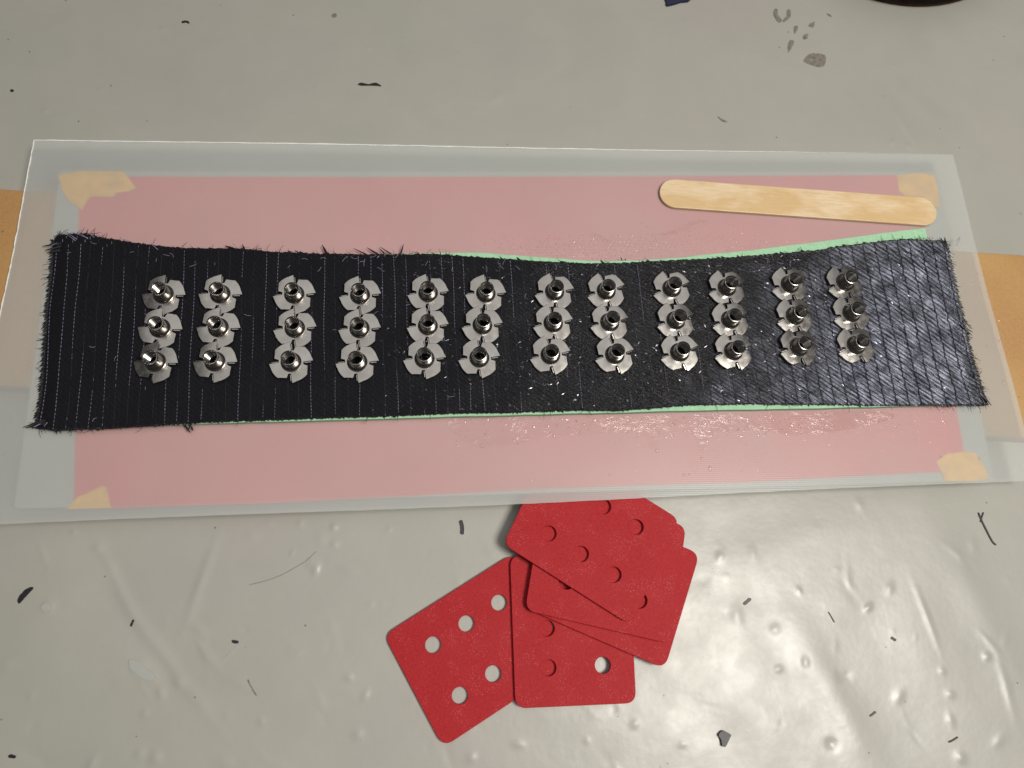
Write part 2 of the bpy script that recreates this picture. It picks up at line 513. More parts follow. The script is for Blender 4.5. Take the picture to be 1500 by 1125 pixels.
def tape(pts, label):
    o = outline_solid('masking_tape', [pxs(pts, Z_PANEL)], Z_PANEL + .0003, Z_PANEL + .00045, M_TAPE)
    tag(o, label, 'tape', 'masking tape at the corners of the pink sheet')
tape([(86, 258), (118, 251), (180, 252), (190, 263), (200, 276), (190, 281), (171, 283), (168, 289), (133, 289), (127, 297), (121, 308), (105, 298), (93, 283)],
     'large torn yellow tape under the film, above the frayed corner of black fabric')
tape([(99, 746), (107, 737), (116, 727), (128, 723), (150, 712), (157, 714), (160, 730), (163, 744)],
     'small torn yellow tape at the lower left corner of the pink sheet')
tape([(1313, 258), (1345, 254), (1368, 258), (1373, 275), (1376, 304), (1340, 300), (1316, 280)],
     'yellow tape under the film, half covered by the wooden stick')
tape([(1371, 676), (1386, 665), (1410, 662), (1428, 664), (1440, 682), (1447, 702), (1420, 705), (1384, 705)],
     'yellow tape at the lower right corner of the pink sheet')

def build_film():
    cor = [P(50, 205, Z_FILM), P(1396, 226, Z_FILM), P(1520, 704, Z_FILM), P(-62, 771, Z_FILM)]
    n = 110
    rim = []
    for i in range(4):
        a, b = cor[i], cor[(i + 1) % 4]
        d = (b - a)
        nrm = Vector((-d.y, d.x, 0)).normalized()
        wob = .0007 if i != 0 else .0004
        for k in range(n):
            t = k / n
            rim.append(a + d * t + nrm * (wob * math.sin(t * 7 + i * 2) * math.sin(math.pi * t) + random.uniform(-.00008, .00008)))
    o = outline_solid('release_film', [[r[:2] for r in rim]], Z_FILM0, Z_FILM, M_FILM)
    tag(o, 'large frosted translucent film sheet lying over pink sheet and panel', 'film')
    # burr along the knife cut, its edge highlight put in as white colour
    V, Fc = [], []
    m = len(rim)
    for i, r in enumerate(rim):
        hgt = random.uniform(.0, .00025)
        wd = random.uniform(.00022, .00042) * min(1, max(.12, (.95 * n - i) / (.5 * n) if i < n else 1))
        dd = (rim[(i + 1) % m] - rim[i - 1]).normalized()
        nn = Vector((-dd.y, dd.x, 0))
        if i in (0,): nn = Vector((-1, 1, 0)).normalized()
        base = r - nn * .00005
        V += [base + nn * wd + Vector((0, 0, -.0003)), base + nn * wd * .6 + Vector((0, 0, .00005 + hgt)), base - nn * wd * .8 + Vector((0, 0, .00004 + hgt * .6)), base - nn * wd + Vector((0, 0, -.0003))]
    for i in range(m):
        j = (i + 1) % m
        if not (i < n * .9 or i >= 3 * n): continue
        for k in range(3):
            Fc.append((4 * i + k, 4 * j + k, 4 * j + k + 1, 4 * i + k + 1))
    e = mesh_obj('cut_edge', V, Fc, M_EDGE, o)
    e.location = (0, 0, -o.location.z)
    return o
film = build_film()

# ------------------------------------------------------------------ foam core
foam_top = [(108, 366), (300, 374), (440, 375), (540, 373), (640, 370), (700, 369.5), (800, 377), (870, 382), (930, 381.5), (1000, 376.5), (1100, 366), (1200, 354), (1300, 340), (1356, 334)]
foam_bot = [(1402, 592), (1300, 595.5), (1200, 598), (1100, 600), (1000, 601.5), (900, 604.5), (850, 605.5), (750, 608), (600, 612), (400, 617.5), (240, 622), (96, 626)]
def dense(pts, k=5):
    out = []
    for a, b in zip(pts[:-1], pts[1:]):
        for i in range(k):
            t = i / k
            out.append((a[0] + (b[0] - a[0]) * t + random.uniform(-.3, .3), a[1] + (b[1] - a[1]) * t + random.uniform(-.35, .35)))
    return out + [pts[-1]]
foam = outline_solid('foam_core', [pxs(dense(foam_top) + dense(foam_bot), Z_FOAM)], Z_FILM + .0001, Z_FOAM, M_FOAM, .0002)
tag(foam, 'thin mint green foam layer peeking out along the black fabric edges', 'foam sheet')

# ------------------------------------------------------------------ black stitched cloth
top_px = [(78, 352), (86, 344), (125, 342), (150, 348), (200, 356), (260, 363), (300, 364), (350, 364), (400, 369), (480, 372), (560, 373), (640, 372.5), (700, 376.5), (780, 382.5), (840, 385), (870, 386.5), (930, 384.5), (1000, 381), (1070, 377.5), (1130, 372.5), (1200, 366.5), (1230, 361), (1300, 352.5), (1330, 350.5), (1386, 353)]
bot_px = [(52, 627), (82, 631), (110, 629), (160, 628), (230, 623.5), (300, 619), (400, 615.5), (500, 611.5), (575, 610), (650, 606), (750, 604.5), (850, 601.5), (900, 602), (950, 598.5), (1000, 594), (1100, 592), (1200, 593), (1300, 594.5), (1446, 593.5)]
left_px = [(78, 352), (75, 400), (69, 450), (66, 500), (62, 560), (57, 600), (52, 627)]
right_px = [(1386, 353), (1393, 390), (1404, 440), (1413, 480), (1425, 530), (1438, 570), (1446, 593.5)]
def poly_at(pts, t, key=0):
    xs_ = [p[key] for p in pts]; ys_ = [p[1 - key] for p in pts]
    return np.interp(t, xs_, ys_)
NS, NT_ = 700, 120
LEN, WID = 470.0, 85.0
def cloth_z(s, t):
    zz = Z_CLOTH
    e0 = min(1.0, max(0.0, (s - .0) / .018)); e1 = min(1.0, max(0.0, (1 - s) / .014))
    sm = lambda x: x * x * (3 - 2 * x)
    zz -= .0024 * (1 - sm(e0)) + .0022 * (1 - sm(e1))
    return zz
_wn = rng.normal(size=(9, 4))
def cloth_pt(s, t):
    """s along (0 left, 1 right), t across (0 top, 1 bottom)"""
    xt = 78 + (1386 - 78) * s
    xb = 52 + (1446 - 52) * s
    yt = float(poly_at(top_px, xt)); yb = float(poly_at(bot_px, xb))
    y = yt + (yb - yt) * t
    x = xt + (xb - xt) * t
    if s < .08:
        x += (float(poly_at(left_px, y, 1)) - (78 + (52 - 78) * t)) * (1 - s / .08)
    if s > .92:
        x += (float(poly_at(right_px, y, 1)) - (1386 + (1446 - 1386) * t)) * (1 - (1 - s) / .08)
    z = cloth_z(s, t)
    z += .00022 * (math.sin(s * 31 + t * 4) * math.sin(t * 6 + s * 9) + .6 * math.sin(s * 83 + t * 11))
    p = P(x, y, z)
    return p

def build_cloth():
    root = empty('carbon_cloth', P(740, 490, Z_CLOTH))
    tag(root, 'long frayed black carbon cloth with stitch rows, wet at right end, carrying all tee nuts', 'fabric')
    org = root.location
    V, Fc, UV, UT = [], [], [], []
    edge_t = rng.uniform(-1, 1, NS + 1); edge_b = rng.uniform(-1, 1, NS + 1)
    edge_l = rng.uniform(-1, 1, NT_ + 1); edge_r = rng.uniform(-1, 1, NT_ + 1)
    a = math.radians(40)
    for i in range(NS + 1):
        for j in range(NT_ + 1):
            s, t = i / NS, j / NT_
            p = cloth_pt(s, t)
            if j == 0: p.y += .00045 * edge_t[i]
            if j == NT_: p.y += .00035 * edge_b[i]
            if i == 0: p.x += .0004 * edge_l[j]
            if i == NS: p.x += .0004 * edge_r[j]
            V.append(p - org)
            u, v = s * LEN, (1 - t) * WID
            UV.append((u, v))
            # second map: its u axis runs square to the tows
            UT.append((u * math.sin(a) + v * math.cos(a), -u * math.cos(a) + v * math.sin(a)))
    for i in range(NS):
        for j in range(NT_):
            k = i * (NT_ + 1) + j
            Fc.append((k, k + 1, k + NT_ + 2, k + NT_ + 1))
    o = mesh_obj('cloth', V, Fc, M_CLOTH, root, True)
    for nm, src in (('UVMap', UV), ('UVTow', UT)):
        lay = o.data.uv_layers.new(name=nm)
        idx = np.empty(len(o.data.loops), int)
        o.data.loops.foreach_get('vertex_index', idx)
        arr = np.array(src)[idx]
        lay.data.foreach_set('uv', arr.ravel().astype(np.float32))
    # stitch thread: dashes in rows, here and there sunk out of sight
    V, Fc = [], []
    V4, F4 = [], []
    def dash(p, q, wd, z, dim=False):
        d = (q - p); d.z = 0
        nn = Vector((-d.y, d.x, 0)).normalized() * wd / 2
        V_, Fc_ = (V4, F4) if dim else (V, Fc)
        k = len(V_)
        up = Vector((0, 0, z))
        m_ = (p + q) / 2 + Vector((0, 0, .00012))
        V_.extend([p - nn + up - org, p + nn + up - org, q + nn + up - org, q - nn + up - org, m_ - nn * .6 + up - org, m_ + nn * .6 + up - org])
        Fc_.extend([(k, k + 4, k + 5, k + 1), (k + 4, k + 3, k + 2, k + 5), (k, k + 3, k + 4), (k + 1, k + 5, k + 2)])
    rows = 77
    for r in range(rows):
        s0 = (r + .35) / rows + random.uniform(-.0012, .0012)
        ph = random.uniform(0, 6.3); f1 = random.uniform(4, 9)
        strong = random.random() < .5 or r in (0, 1)
        t = .008 + random.random() * .01
        while t < .985:
            dl = random.uniform(.010, .015)
            vis = .5 + .5 * math.sin(t * f1 + ph) + (.35 if strong else -.15) - max(0, s0 - .38) * 1.5 + random.uniform(-.15, .15)
            if r in (0, 1): vis += .5
            if s0 > .985: vis += .9
            jx = .0006 * math.sin(t * 9 + ph)
            if s0 < .06 and t < .05: jx += (0.05 - t) * .25
            if vis <= .58 and s0 < .7 and random.random() < .8:
                dash(cloth_pt(s0 + jx, t), cloth_pt(s0 + jx, min(.995, t + dl * 1.3)), .00013, .00012, True)
            if vis > .58:
                w_ = .0002 if vis > .9 else .00014
                dash(cloth_pt(s0 + jx, t), cloth_pt(s0 + jx, min(.995, t + dl)), w_, .00016)
            t += dl + random.uniform(.006, .009)
    for _ in range(70):                           # loops of thread pulled loose near the top edge
        s = random.uniform(.02, .95); t = random.uniform(.01, .10) if random.random() < .7 else random.uniform(.1, .95)
        a_ = random.uniform(0, 6.3); l = random.uniform(.0012, .004)
        p = cloth_pt(s, t)
        prev = p
        bend = random.uniform(-1.2, 1.2)
        for k in range(3):
            q = prev + Vector((math.cos(a_), math.sin(a_), 0)) * l / 3
            a_ += bend / 2
            dash(prev, q, .00018, .0002)
            prev = q
    for (x0, y0, x1, y1) in [(95, 342, 113, 355), (97, 341, 115, 353), (107, 342, 131, 351), (118, 343, 131, 352), (134, 345, 140, 350), (72, 365, 86, 358), (1398, 355, 1404, 349), (1398, 362, 1403, 352),
                             (1440, 580, 1448, 588), (62, 622, 52, 627), (72, 620, 67, 626), (180, 353, 192, 355), (222, 358, 233, 368), (1408, 475, 1416, 482)]:
        dash(P(x0, y0, Z_CLOTH - .0008), P(x1, y1, Z_CLOTH - .0008), .0003, .0016)
    st = mesh_obj('stitching', V, Fc, M_THREAD, root)
    tag(st, 'rows of pale broken stitches', kind='stuff')
    st2 = mesh_obj('stitching', V4, F4, M_THREAD2, root)
    tag(st2, 'stitch rows half sunk in the black cloth', kind='stuff')

    # short tilted fibres added so the wet cloth sparkles
    V3, F3 = [], []
    k = 0
    while k < 2300:
        s = random.uniform(.36, .97); t = random.uniform(.02, .97)
        if random.random() > .25 + .9 * (s - .36) or (s > .86 and random.random() < .65): continue
        p = cloth_pt(s, t) + Vector((0, 0, .00018))
        a_ = math.radians(random.choice((-38, -38, -38, 38)) + random.uniform(-22, 22))
        d = Vector((math.cos(a_), math.sin(a_), random.uniform(-.2, .2))) * random.uniform(.0004, .0014)
        nn = Vector((-math.sin(a_), math.cos(a_), random.uniform(-.55, .55))) * random.uniform(.00008, .00022)
        q0 = len(V3)
        V3.extend([p - org, p + d + nn - org, p + d * 1.6 - org, p + d - nn - org])
        F3.append((q0, q0 + 1, q0 + 2, q0 + 3))
        k += 1
    wf = mesh_obj('sparkle_fibres', V3, F3, M_SPARKLE, root)
    tag(wf, 'short fibres added to make the wet cloth sparkle', kind='stuff')

    # frayed tow ends all round
    V2, F2 = [], []
    def strand(p, d, l, wd, bend=0.0, drop=.0004):
        d = d.normalized()
        nn = Vector((-d.y, d.x, 0))
        k = len(V2)
        n = 3
        for i in range(n + 1):
            t = i / n
            c = p + d * l * t + nn * bend * l * t * t + Vector((0, 0, .0001 - drop * t * t))
            ww = wd * (1 - .75 * t * t) / 2
            V2.extend([c - nn * ww - org, c + Vector((0, 0, .00022)) - org, c + nn * ww - org])
        for i in range(n):
            q = k + 3 * i
            F2.extend([(q, q + 3, q + 4, q + 1), (q + 1, q + 4, q + 5, q + 2), (q + 2, q + 5, q + 3, q)])
    R_ = random.uniform
    for i in range(420):                          # top edge: tow ends lean to the left
        s = (i + R_(-.4, .4)) / 420
        if not 0 < s < 1: continue
        p = cloth_pt(s, .006)
        long = random.random() < .10
        strand(p, Vector((R_(-1.6, -.7), R_(.3, .75), 0)), R_(.0009, .0022) * (1.7 if long else 1), R_(.0006, .0013), R_(-.3, .3))
    for i in range(420):
        s = (i + R_(-.4, .4)) / 420
        if not 0 < s < 1: continue
        p = cloth_pt(s, .995)
        strand(p, Vector((R_(.3, 1.2), R_(-.6, -.2), 0)), R_(.0006, .0015), R_(.0005, .0012), R_(-.3, .3))
    for _ in range(230):                          # fine stray fibres
        top = random.random() < .68
        s = R_(0, 1) if random.random() < .5 else random.choice((R_(0, .06), R_(.2, .45), R_(.94, 1)))
        strand(cloth_pt(s, .004 if top else .996), Vector((R_(-1.5, 1.0), R_(.25, 1) * (1 if top else -1), 0)), R_(.0012, .0042), R_(.00012, .00030), R_(-.8, .8), .0002)
    for _ in range(120):
        lf = random.random() < .5
        strand(cloth_pt(.001 if lf else .999, R_(0, 1)), Vector((-1 if lf else 1, R_(-1, .5), 0)), R_(.0015, .0045), R_(.00012, .0003), R_(-.6, .6), .0002)
    for i in range(74):                           # serrated ends
        t = (i + R_(-.2, .2)) / 74
        if not 0 < t < 1: continue
        strand(cloth_pt(.001, t), Vector((-1, R_(-.75, -.45), 0)), R_(.0016, .0026), R_(.0009, .0014), R_(-.1, .1), .0002)
        strand(cloth_pt(.999, t), Vector((1, R_(-.7, -.3), 0)), R_(.0014, .0028), R_(.0008, .0014), R_(-.1, .1), .0002)
    def px_strand(x0, y0, x1, y1, wd=.0011, z=Z_CLOTH - .0012):
        a_, b_ = P(x0, y0, z), P(x1, y1, z)
        strand(a_, b_ - a_, (b_ - a_).length, wd, 0, 0)
    for q in [(90, 356, 62, 361), (90, 360, 66, 367), (88, 366, 69, 370), (105, 355, 86, 343), (112, 354, 90, 342), (118, 352, 98, 341), (126, 352, 106, 340), (136, 352, 118, 341),
              (145, 354, 128, 342), (66, 615, 34, 626), (70, 618, 38, 627), (76, 616, 46, 627), (82, 620, 60, 629), (76, 618, 84, 636), (80, 618, 90, 635), (96, 622, 104, 632),
              (130, 620, 146, 631), (136, 620, 152, 630), (145, 620, 158, 628), (1436, 575, 1452, 594), (1430, 572, 1446, 594), (1425, 580, 1440, 595), (1384, 360, 1378, 349), (1386, 362, 1384, 348),
              (1390, 366, 1376, 351), (1380, 585, 1379, 597), (1386, 586, 1388, 597), (1395, 587, 1392, 597), (1412, 470, 1424, 482), (1410, 478, 1425, 487), (1416, 484, 1424, 492),
              (450, 378, 432, 367), (480, 374, 472, 359), (545, 377, 518, 364), (562, 378, 538, 363), (585, 380, 557, 362), (570, 380, 556, 364), (586, 376, 591, 358),
              (350, 368, 330, 360), (352, 370, 336, 361), (360, 370, 355, 358), (915, 388, 909, 377), (916, 388, 916, 379), (1100, 382, 1082, 374), (270, 622, 279, 634), (277, 618, 283, 631), (284, 618, 275, 632)]:
        px_strand(*q, wd=R_(.0007, .0015))
    fr2 = mesh_obj('frayed_edge', V2, F2, M_TOW, root)
    tag(fr2, 'frayed tow ends along the cloth edge', kind='stuff')
    return root
build_cloth()

# ------------------------------------------------------------------ tee nuts
def nut_meshes():
    R = 9.65 * MM
    # --- flange: pinwheel disc with four cut notches
    prof = []                                     # angle clockwise from a tip, radius
    def seg(a0, r0, a1, r1, k):
        p, q = Vector((r0 * math.cos(math.radians(a0)), r0 * math.sin(math.radians(a0)))), Vector((r1 * math.cos(math.radians(a1)), r1 * math.sin(math.radians(a1))))
        for i in range(k):
            c = p + (q - p) * i / k
            prof.append((math.degrees(math.atan2(c.y, c.x)), c.length))
    seg(0, 1.05, 3, .60, 5)
    seg(3, .60, 16, .61, 2)
    seg(16, .61, 18, .82, 3)
    seg(18, .82, 43, .99, 4)
    for a_ in range(43, 80, 7):
        prof.append((a_, 1.0))
    prof.append((82, 1.02))
    prof.append((87, 1.035))
    ang, rad = [], []
    for qd in range(4):
        for a_, r_ in prof:
            ang.append(math.radians(97 - 90 * qd - a_)); rad.append(r_)
    n = len(ang)
    V, F = [], []
    th = .8 * MM
    r_in = 4.75 * MM
    def ring(fr, z, shrink=0.0):
        k = len(V)
        for a_, r_ in zip(ang, rad):
            ro = R * r_ - shrink
            r = r_in + (ro - r_in) * fr
            dz = -.28 * MM * (r / R) ** 3         # slight dish
            V.append((math.cos(a_) * r, math.sin(a_) * r, z + dz))
        return k
    rings = [ring(0, th), ring(.35, th), ring(.75, th), ring(1, th, .22 * MM), ring(1, th - .16 * MM, .04 * MM), ring(1, .12 * MM), ring(1, 0, .15 * MM), ring(.5, 0), ring(0, 0)]
    for a_, b_ in zip(rings[:-1], rings[1:]):
        for i in range(n):
            j = (i + 1) % n
            F.append((a_ + i, b_ + i, b_ + j, a_ + j))
    flange = (V, F)
    # --- barrel: lathe with fillet, rounded lip, threaded bore
    pr = [(4.95, .66), (4.8, .74), (4.55, .84), (4.28, 1.1), (4.03, 1.4), (3.88, 1.85), (3.78, 2.6), (3.7, 4.0), (3.64, 5.5), (3.58, 7.2), (3.52, 7.75), (3.40, 7.98), (3.25, 8.02), (3.08, 7.9), (2.98, 7.6)]
    z = 7.5
    while z > 1.2:
        pr += [(2.98, z - .15), (2.48, z - .45), (2.48, z - .62), (2.98, z - .92)]
        z -= 1.0
    pr += [(2.6, .2), (2.7, 0.0)]
    m = 40
    V, F = [], []
    for r, z in pr:
        for k in range(m):
            a_ = 2 * math.pi * k / m
            V.append((r * MM * math.cos(a_), r * MM * math.sin(a_), z * MM))
    for i in range(len(pr) - 1):
        for k in range(m):
            k2 = (k + 1) % m
            F.append((i * m + k, i * m + k2, (i + 1) * m + k2, (i + 1) * m + k))
    barrel = (V, F)
    # --- prong: blade bent down at the notch
    prongs = []
    for qd in range(4):
        a0, a1 = math.radians(97 - 90 * qd - 5), math.radians(97 - 90 * qd - 2.5)
        p0 = Vector((math.cos(a0), math.sin(a0), 0)) * R * .63
        p1 = Vector((math.cos(a1), math.sin(a1), 0)) * R * .92
        d = (p1 - p0).normalized()
        nn = Vector((-d.y, d.x, 0)) * .32 * MM
        if nn.x * p0.y - nn.y * p0.x < 0: nn = -nn
        nn = nn
        q = []
        for off in (Vector(), nn):
            q += [p0 + off + Vector((0, 0, .5 * MM)), p1 + off + Vector((0, 0, .2 * MM)), p1 * .98 + off + Vector((0, 0, -1.6 * MM)), p0 * 1.08 + off * .6 + Vector((0, 0, -4.6 * MM)), p0 + off + Vector((0, 0, -3.0 * MM))]
        F = [(4, 3, 2, 1, 0), (5, 6, 7, 8, 9)] + [(i, (i + 1) % 5, 5 + (i + 1) % 5, 5 + i) for i in range(5)]
        prongs.append((q, F))
    return flange, barrel, prongs

fl_m, ba_m, pr_m = nut_meshes()
def mk(name, vf, smooth):
    me = bpy.data.meshes.new(name)
    me.from_pydata([tuple(v) for v in vf[0]], [], vf[1])
    bm = bmesh.new(); bm.from_mesh(me); bmesh.ops.recalc_face_normals(bm, faces=bm.faces); bm.to_mesh(me); bm.free()
    me.materials.append(M_STEEL)
    if smooth:
        me.polygons.foreach_set('use_smooth', [True] * len(me.polygons))
        me.set_sharp_from_angle(angle=math.radians(38))
    return me
ME_F, ME_B = mk('flange', fl_m, True), mk('barrel', ba_m, True)
ME_P = [mk('prong', p, False) for p in pr_m]

nut_px = [[(240.3, 432), (235, 481.3), (228.8, 531)], [(323.2, 431.5), (320.5, 480.5), (315.7, 530.4)], [(431.5, 432), (432.3, 481.6), (426.7, 531)], [(527.7, 433), (527, 482), (523.5, 531)],
          [(627.2, 430), (626.7, 478), (621.9, 526)], [(711.5, 430.7), (706.4, 477), (702, 525)], [(812, 428), (810, 474), (805.9, 520.5)], [(887.5, 426.7), (892.5, 472.8), (900, 520.3)],
          [(983.3, 423.3), (989, 470), (995, 516.7)], [(1064, 422), (1069, 469), (1073.5, 515)], [(1156, 417.5), (1163.3, 463.3), (1168.7, 509.2)], [(1236.7, 414.5), (1246, 459.3), (1252.7, 506.3)]]
col_rot = [-9, -8, -3, -3, -1, -1, 3, 10, 15, 14, 14, 17]
row_word = ['far', 'middle', 'near']
pairs = ['leftmost pair', 'second pair from the left', 'third pair from the left', 'third pair from the right', 'second pair from the right', 'rightmost pair']
col_word = ['%s column of the %s' % (sd, pr_) for pr_ in pairs for sd in ('left', 'right')]
for c in range(12):
    for r in range(3):
        z = Z_CLOTH + 1.6 * MM
        e = empty('tee_nut', P(*nut_px[c][r], z))
        rz = math.radians(col_rot[c] + random.uniform(-2.5, 2.5))
        e.rotation_euler = (Matrix.Rotation(math.radians(2.9 + random.uniform(-.9, .9)), 3, 'X') @ Matrix.Rotation(math.radians(random.uniform(-2.2, 2.2)), 3, 'Y') @ Matrix.Rotation(rz, 3, 'Z')).to_euler()
        tag(e, 'steel tee nut in the %s row, %s' % (row_word[r], col_word[c]), 'tee nut', 'steel tee nuts on the black cloth')
        for nm, me in [('flange', ME_F), ('barrel', ME_B)] + [('prong', p) for p in ME_P]:
            o = bpy.data.objects.new(nm, me)
            C.objects.link(o)
            o.parent = e

# ------------------------------------------------------------------ wooden stick
def build_stick():
    z0, z1 = Z_FILM + .0001, Z_FILM + .0018
    a, b = P(989, 283, z1), P(1350.5, 309, z1)
    d = (b - a).normalized()
    nn = Vector((-d.y, d.x, 0))
    hw = (P(990, 262, z1) - P(990, 304, z1)).length / 2 * .985
    L = (b - a).length
    pts = []
    N = 14
    for k in range(N + 1):
        t = math.pi / 2 + math.pi * k / N
        pts.append((hw * .98 * math.cos(t), hw * math.sin(t)))
    for k in range(N + 1):
        t = -math.pi / 2 + math.pi * k / N
        pts.append((L + hw * .98 * math.cos(t), hw * math.sin(t)))
    o = outline_solid('wooden_stick', [pts], z0, z1, M_WOOD, .0003)
    o.location = (a.x, a.y, (z0 + z1) / 2)
    o.rotation_euler = (0, 0, math.atan2(d.y, d.x))
    tag(o, 'flat wooden craft stick with rounded ends lying on the frosted film', 'stick')
build_stick()

# ------------------------------------------------------------------ red plates
def red_plate(quad, z0, label, z_corner=None):
    th = 1.9 * MM
    z1 = z0 + th
    q = [P(x, y, z1) for x, y in quad]
    def bil(u, v):
        return q[0] * (1 - u) * (1 - v) + q[1] * u * (1 - v) + q[2] * u * v + q[3] * (1 - u) * v
    rim = round_poly([c[:2] for c in q], 5.2 * MM, 8)
    sp = [rim]
    for u in (.247, .502, .757):
        for v in (.283, .736):
            c = bil(u, v)
            sp.append([(c.x + 3.55 * MM * math.cos(k * math.pi / 16), c.y + 3.55 * MM * math.sin(k * math.pi / 16)) for k in range(32)])
    o = outline_solid('red_plate', sp, z0, z1, M_RED, .00018)
    tag(o, label, 'plate', 'red plates with six holes')
    return o
red_plate([(562, 930), (752, 810), (838, 970), (649, 1095)], .0003, 'lowest red plate at lower left, lying slanted on the sheeting')
red_plate([(755, 1038), (747, 814), (921, 806), (932, 1030)], .0023, 'upright red plate in the middle, over the slanted lower left one')
red_plate([(770, 891), (974, 980), (1025, 811), (822, 726)], .0043, 'red plate third from the top with its rounded corner farthest right')
red_plate([(769, 894), (981, 943), (1005, 771), (800, 704)], .0063, 'red plate just beneath the topmost one, long edge nearly level')
red_plate([(737, 797), (924, 916), (996, 761), (810, 645)], .0083, 'topmost red plate, five round holes showing, tucked under the film')

# ------------------------------------------------------------------ resin on the film
def build_resin():
    V, F = [], []
    def blob(p, rx, ry, h, ang):
        k = len(V)
        m = 7
        V.append(p + Vector((0, 0, h)))
        for rr, hh in ((.6, .75), (1.0, 0.0)):
            for i in range(m):
                a_ = 2 * math.pi * i / m
                j = random.uniform(.75, 1.2)
                x, y = rx * rr * math.cos(a_) * j, ry * rr * math.sin(a_) * j
                V.append(p + Vector((x * math.cos(ang) - y * math.sin(ang), x * math.sin(ang) + y * math.cos(ang), h * hh)))
        for i in range(m):
            j = (i + 1) % m
            F.append((k, k + 1 + i, k + 1 + j))
            F.append((k + 1 + i, k + 1 + m + i, k + 1 + m + j, k + 1 + j))
    def scatter(n, x0, x1, y0, y1, rmin, rmax, hf=.35, fall=1.0):
        for _ in range(n):
            x = random.uniform(x0, x1)
            y = y0 + (y1 - y0) * random.random() ** fall
            r = random.uniform(rmin, rmax) * MM
            blob(P(x, y - (x - 750) * .008, Z_FILM), r, r * random.uniform(.25, .8), r * hf * random.uniform(.3, 1.0), random.uniform(0, 3.1))
    scatter(60, 660, 800, 613, 660, .3, .9, .4, 1.5)
    scatter(190, 780, 1180, 613, 642, .3, 1.0, .4, 1.4)
    scatter(150, 1150, 1400, 608, 640, .25, .6, .35, 1.3)
    scatter(70, 900, 1420, 640, 700, .2, .5, .35)
    scatter(40, 500, 760, 618, 640, .2, .45, .3)
    scatter(60, 930, 1120, 326, 350, .25, .7, .35)
    scatter(35, 1395, 1480, 400, 680, .2, .55, .4)
    scatter(30, 100, 900, 300, 345, .15, .3, .3)
    scatter(16, 200, 500, 625, 640, .15, .35, .3)
    for a_ in range(110):                          # resin caught in the weave of the film beyond the cloth
        for b_ in range(11):
            x = 690 + a_ * 6.1 + b_ * 3.6 + random.uniform(-.8, .8); y = 341 + b_ * 4.2 + random.uniform(-.4, .4)
            dens = math.exp(-((x - 930) / 190) ** 2) * (b_ / 10) ** .6 * 2.0
            if x > 1290 or y > np.interp(x, [p[0] for p in foam_top], [p[1] for p in foam_top]) - 2.5 or random.random() > dens: continue
            blob(P(x, y, Z_FILM), .62 * MM, .42 * MM, random.uniform(.16, .26) * MM, -.6)
    for x, y, r in [(1029, 672, 1.2), (1040, 686, 1.3), (1002, 696, 1.0), (1010, 695, .8), (962, 660, 1.2), (778, 704, .8), (893, 696, .8), (1378, 670, .8), (1434, 672, .9), (1444, 668, .8), (1463, 498, 1.2), (1445, 507, .8), (1470, 560, 1.2)]:
        blob(P(x, y, Z_FILM), r * MM, r * MM * .7, r * MM * .35, random.random() * 3)
    o = mesh_obj('resin_droplets', V, F, M_RESIN, None, True)
    bm = bmesh.new(); bm.from_mesh(o.data)
    for f in bm.faces:
        if f.normal.z < 0: f.normal_flip()
    bm.to_mesh(o.data); bm.free()
    tag(o, 'glinting droplets of clear wet resin on the film beside the cloth', 'resin', kind='stuff')
build_resin()
def smear(pts, label, h=.10):
    """shallow domed puddle: rim on the film, rising a little inwards"""
    q = smooth_poly(pxs(pts, Z_FILM), 4, .00012)
    bm = bmesh.new()
    f = bm.faces.new([bm.verts.new((x, y, Z_FILM + .00003)) for x, y in q])
    bm.normal_update()
    if f.normal.z < 0: f.normal_flip()
    bmesh.ops.inset_region(bm, faces=[f], thickness=.0005, use_even_offset=False)
    for v in f.verts: v.co.z += h * MM
    bmesh.ops.triangulate(bm, faces=[f])
    me = bpy.data.meshes.new('resin_smear')
    bm.to_mesh(me); bm.free()
    me.materials.append(M_SMEAR)
    o = bpy.data.objects.new('resin_smear', me)
    C.objects.link(o)
    tag(o, label, 'resin', 'wet resin smears on the film')
smear([(660, 613), (780, 612), (900, 610), (1000, 607), (1100, 605), (1200, 603), (1290, 602), (1310, 612), (1260, 626), (1200, 636), (1150, 636), (1110, 631), (1060, 633), (1040, 641),
       (1031, 664), (1022, 650), (1015, 634), (980, 634), (966, 645), (962, 662), (951, 655), (945, 640), (915, 634), (860, 637), (800, 641), (750, 650), (700, 655), (672, 640)], 'long wet resin smear on the film along the near edge of the cloth')
smear([(866, 340), (876, 343), (890, 348), (902, 355), (898, 362), (886, 360), (880, 350), (868, 345)], 'small wet resin spot on the film beyond the cloth')
smear([(955, 345), (975, 340), (995, 334), (1010, 325), (1030, 322), (1035, 326), (1015, 331), (1000, 340), (975, 345)], 'thin wet resin streak on the film below the wooden stick')

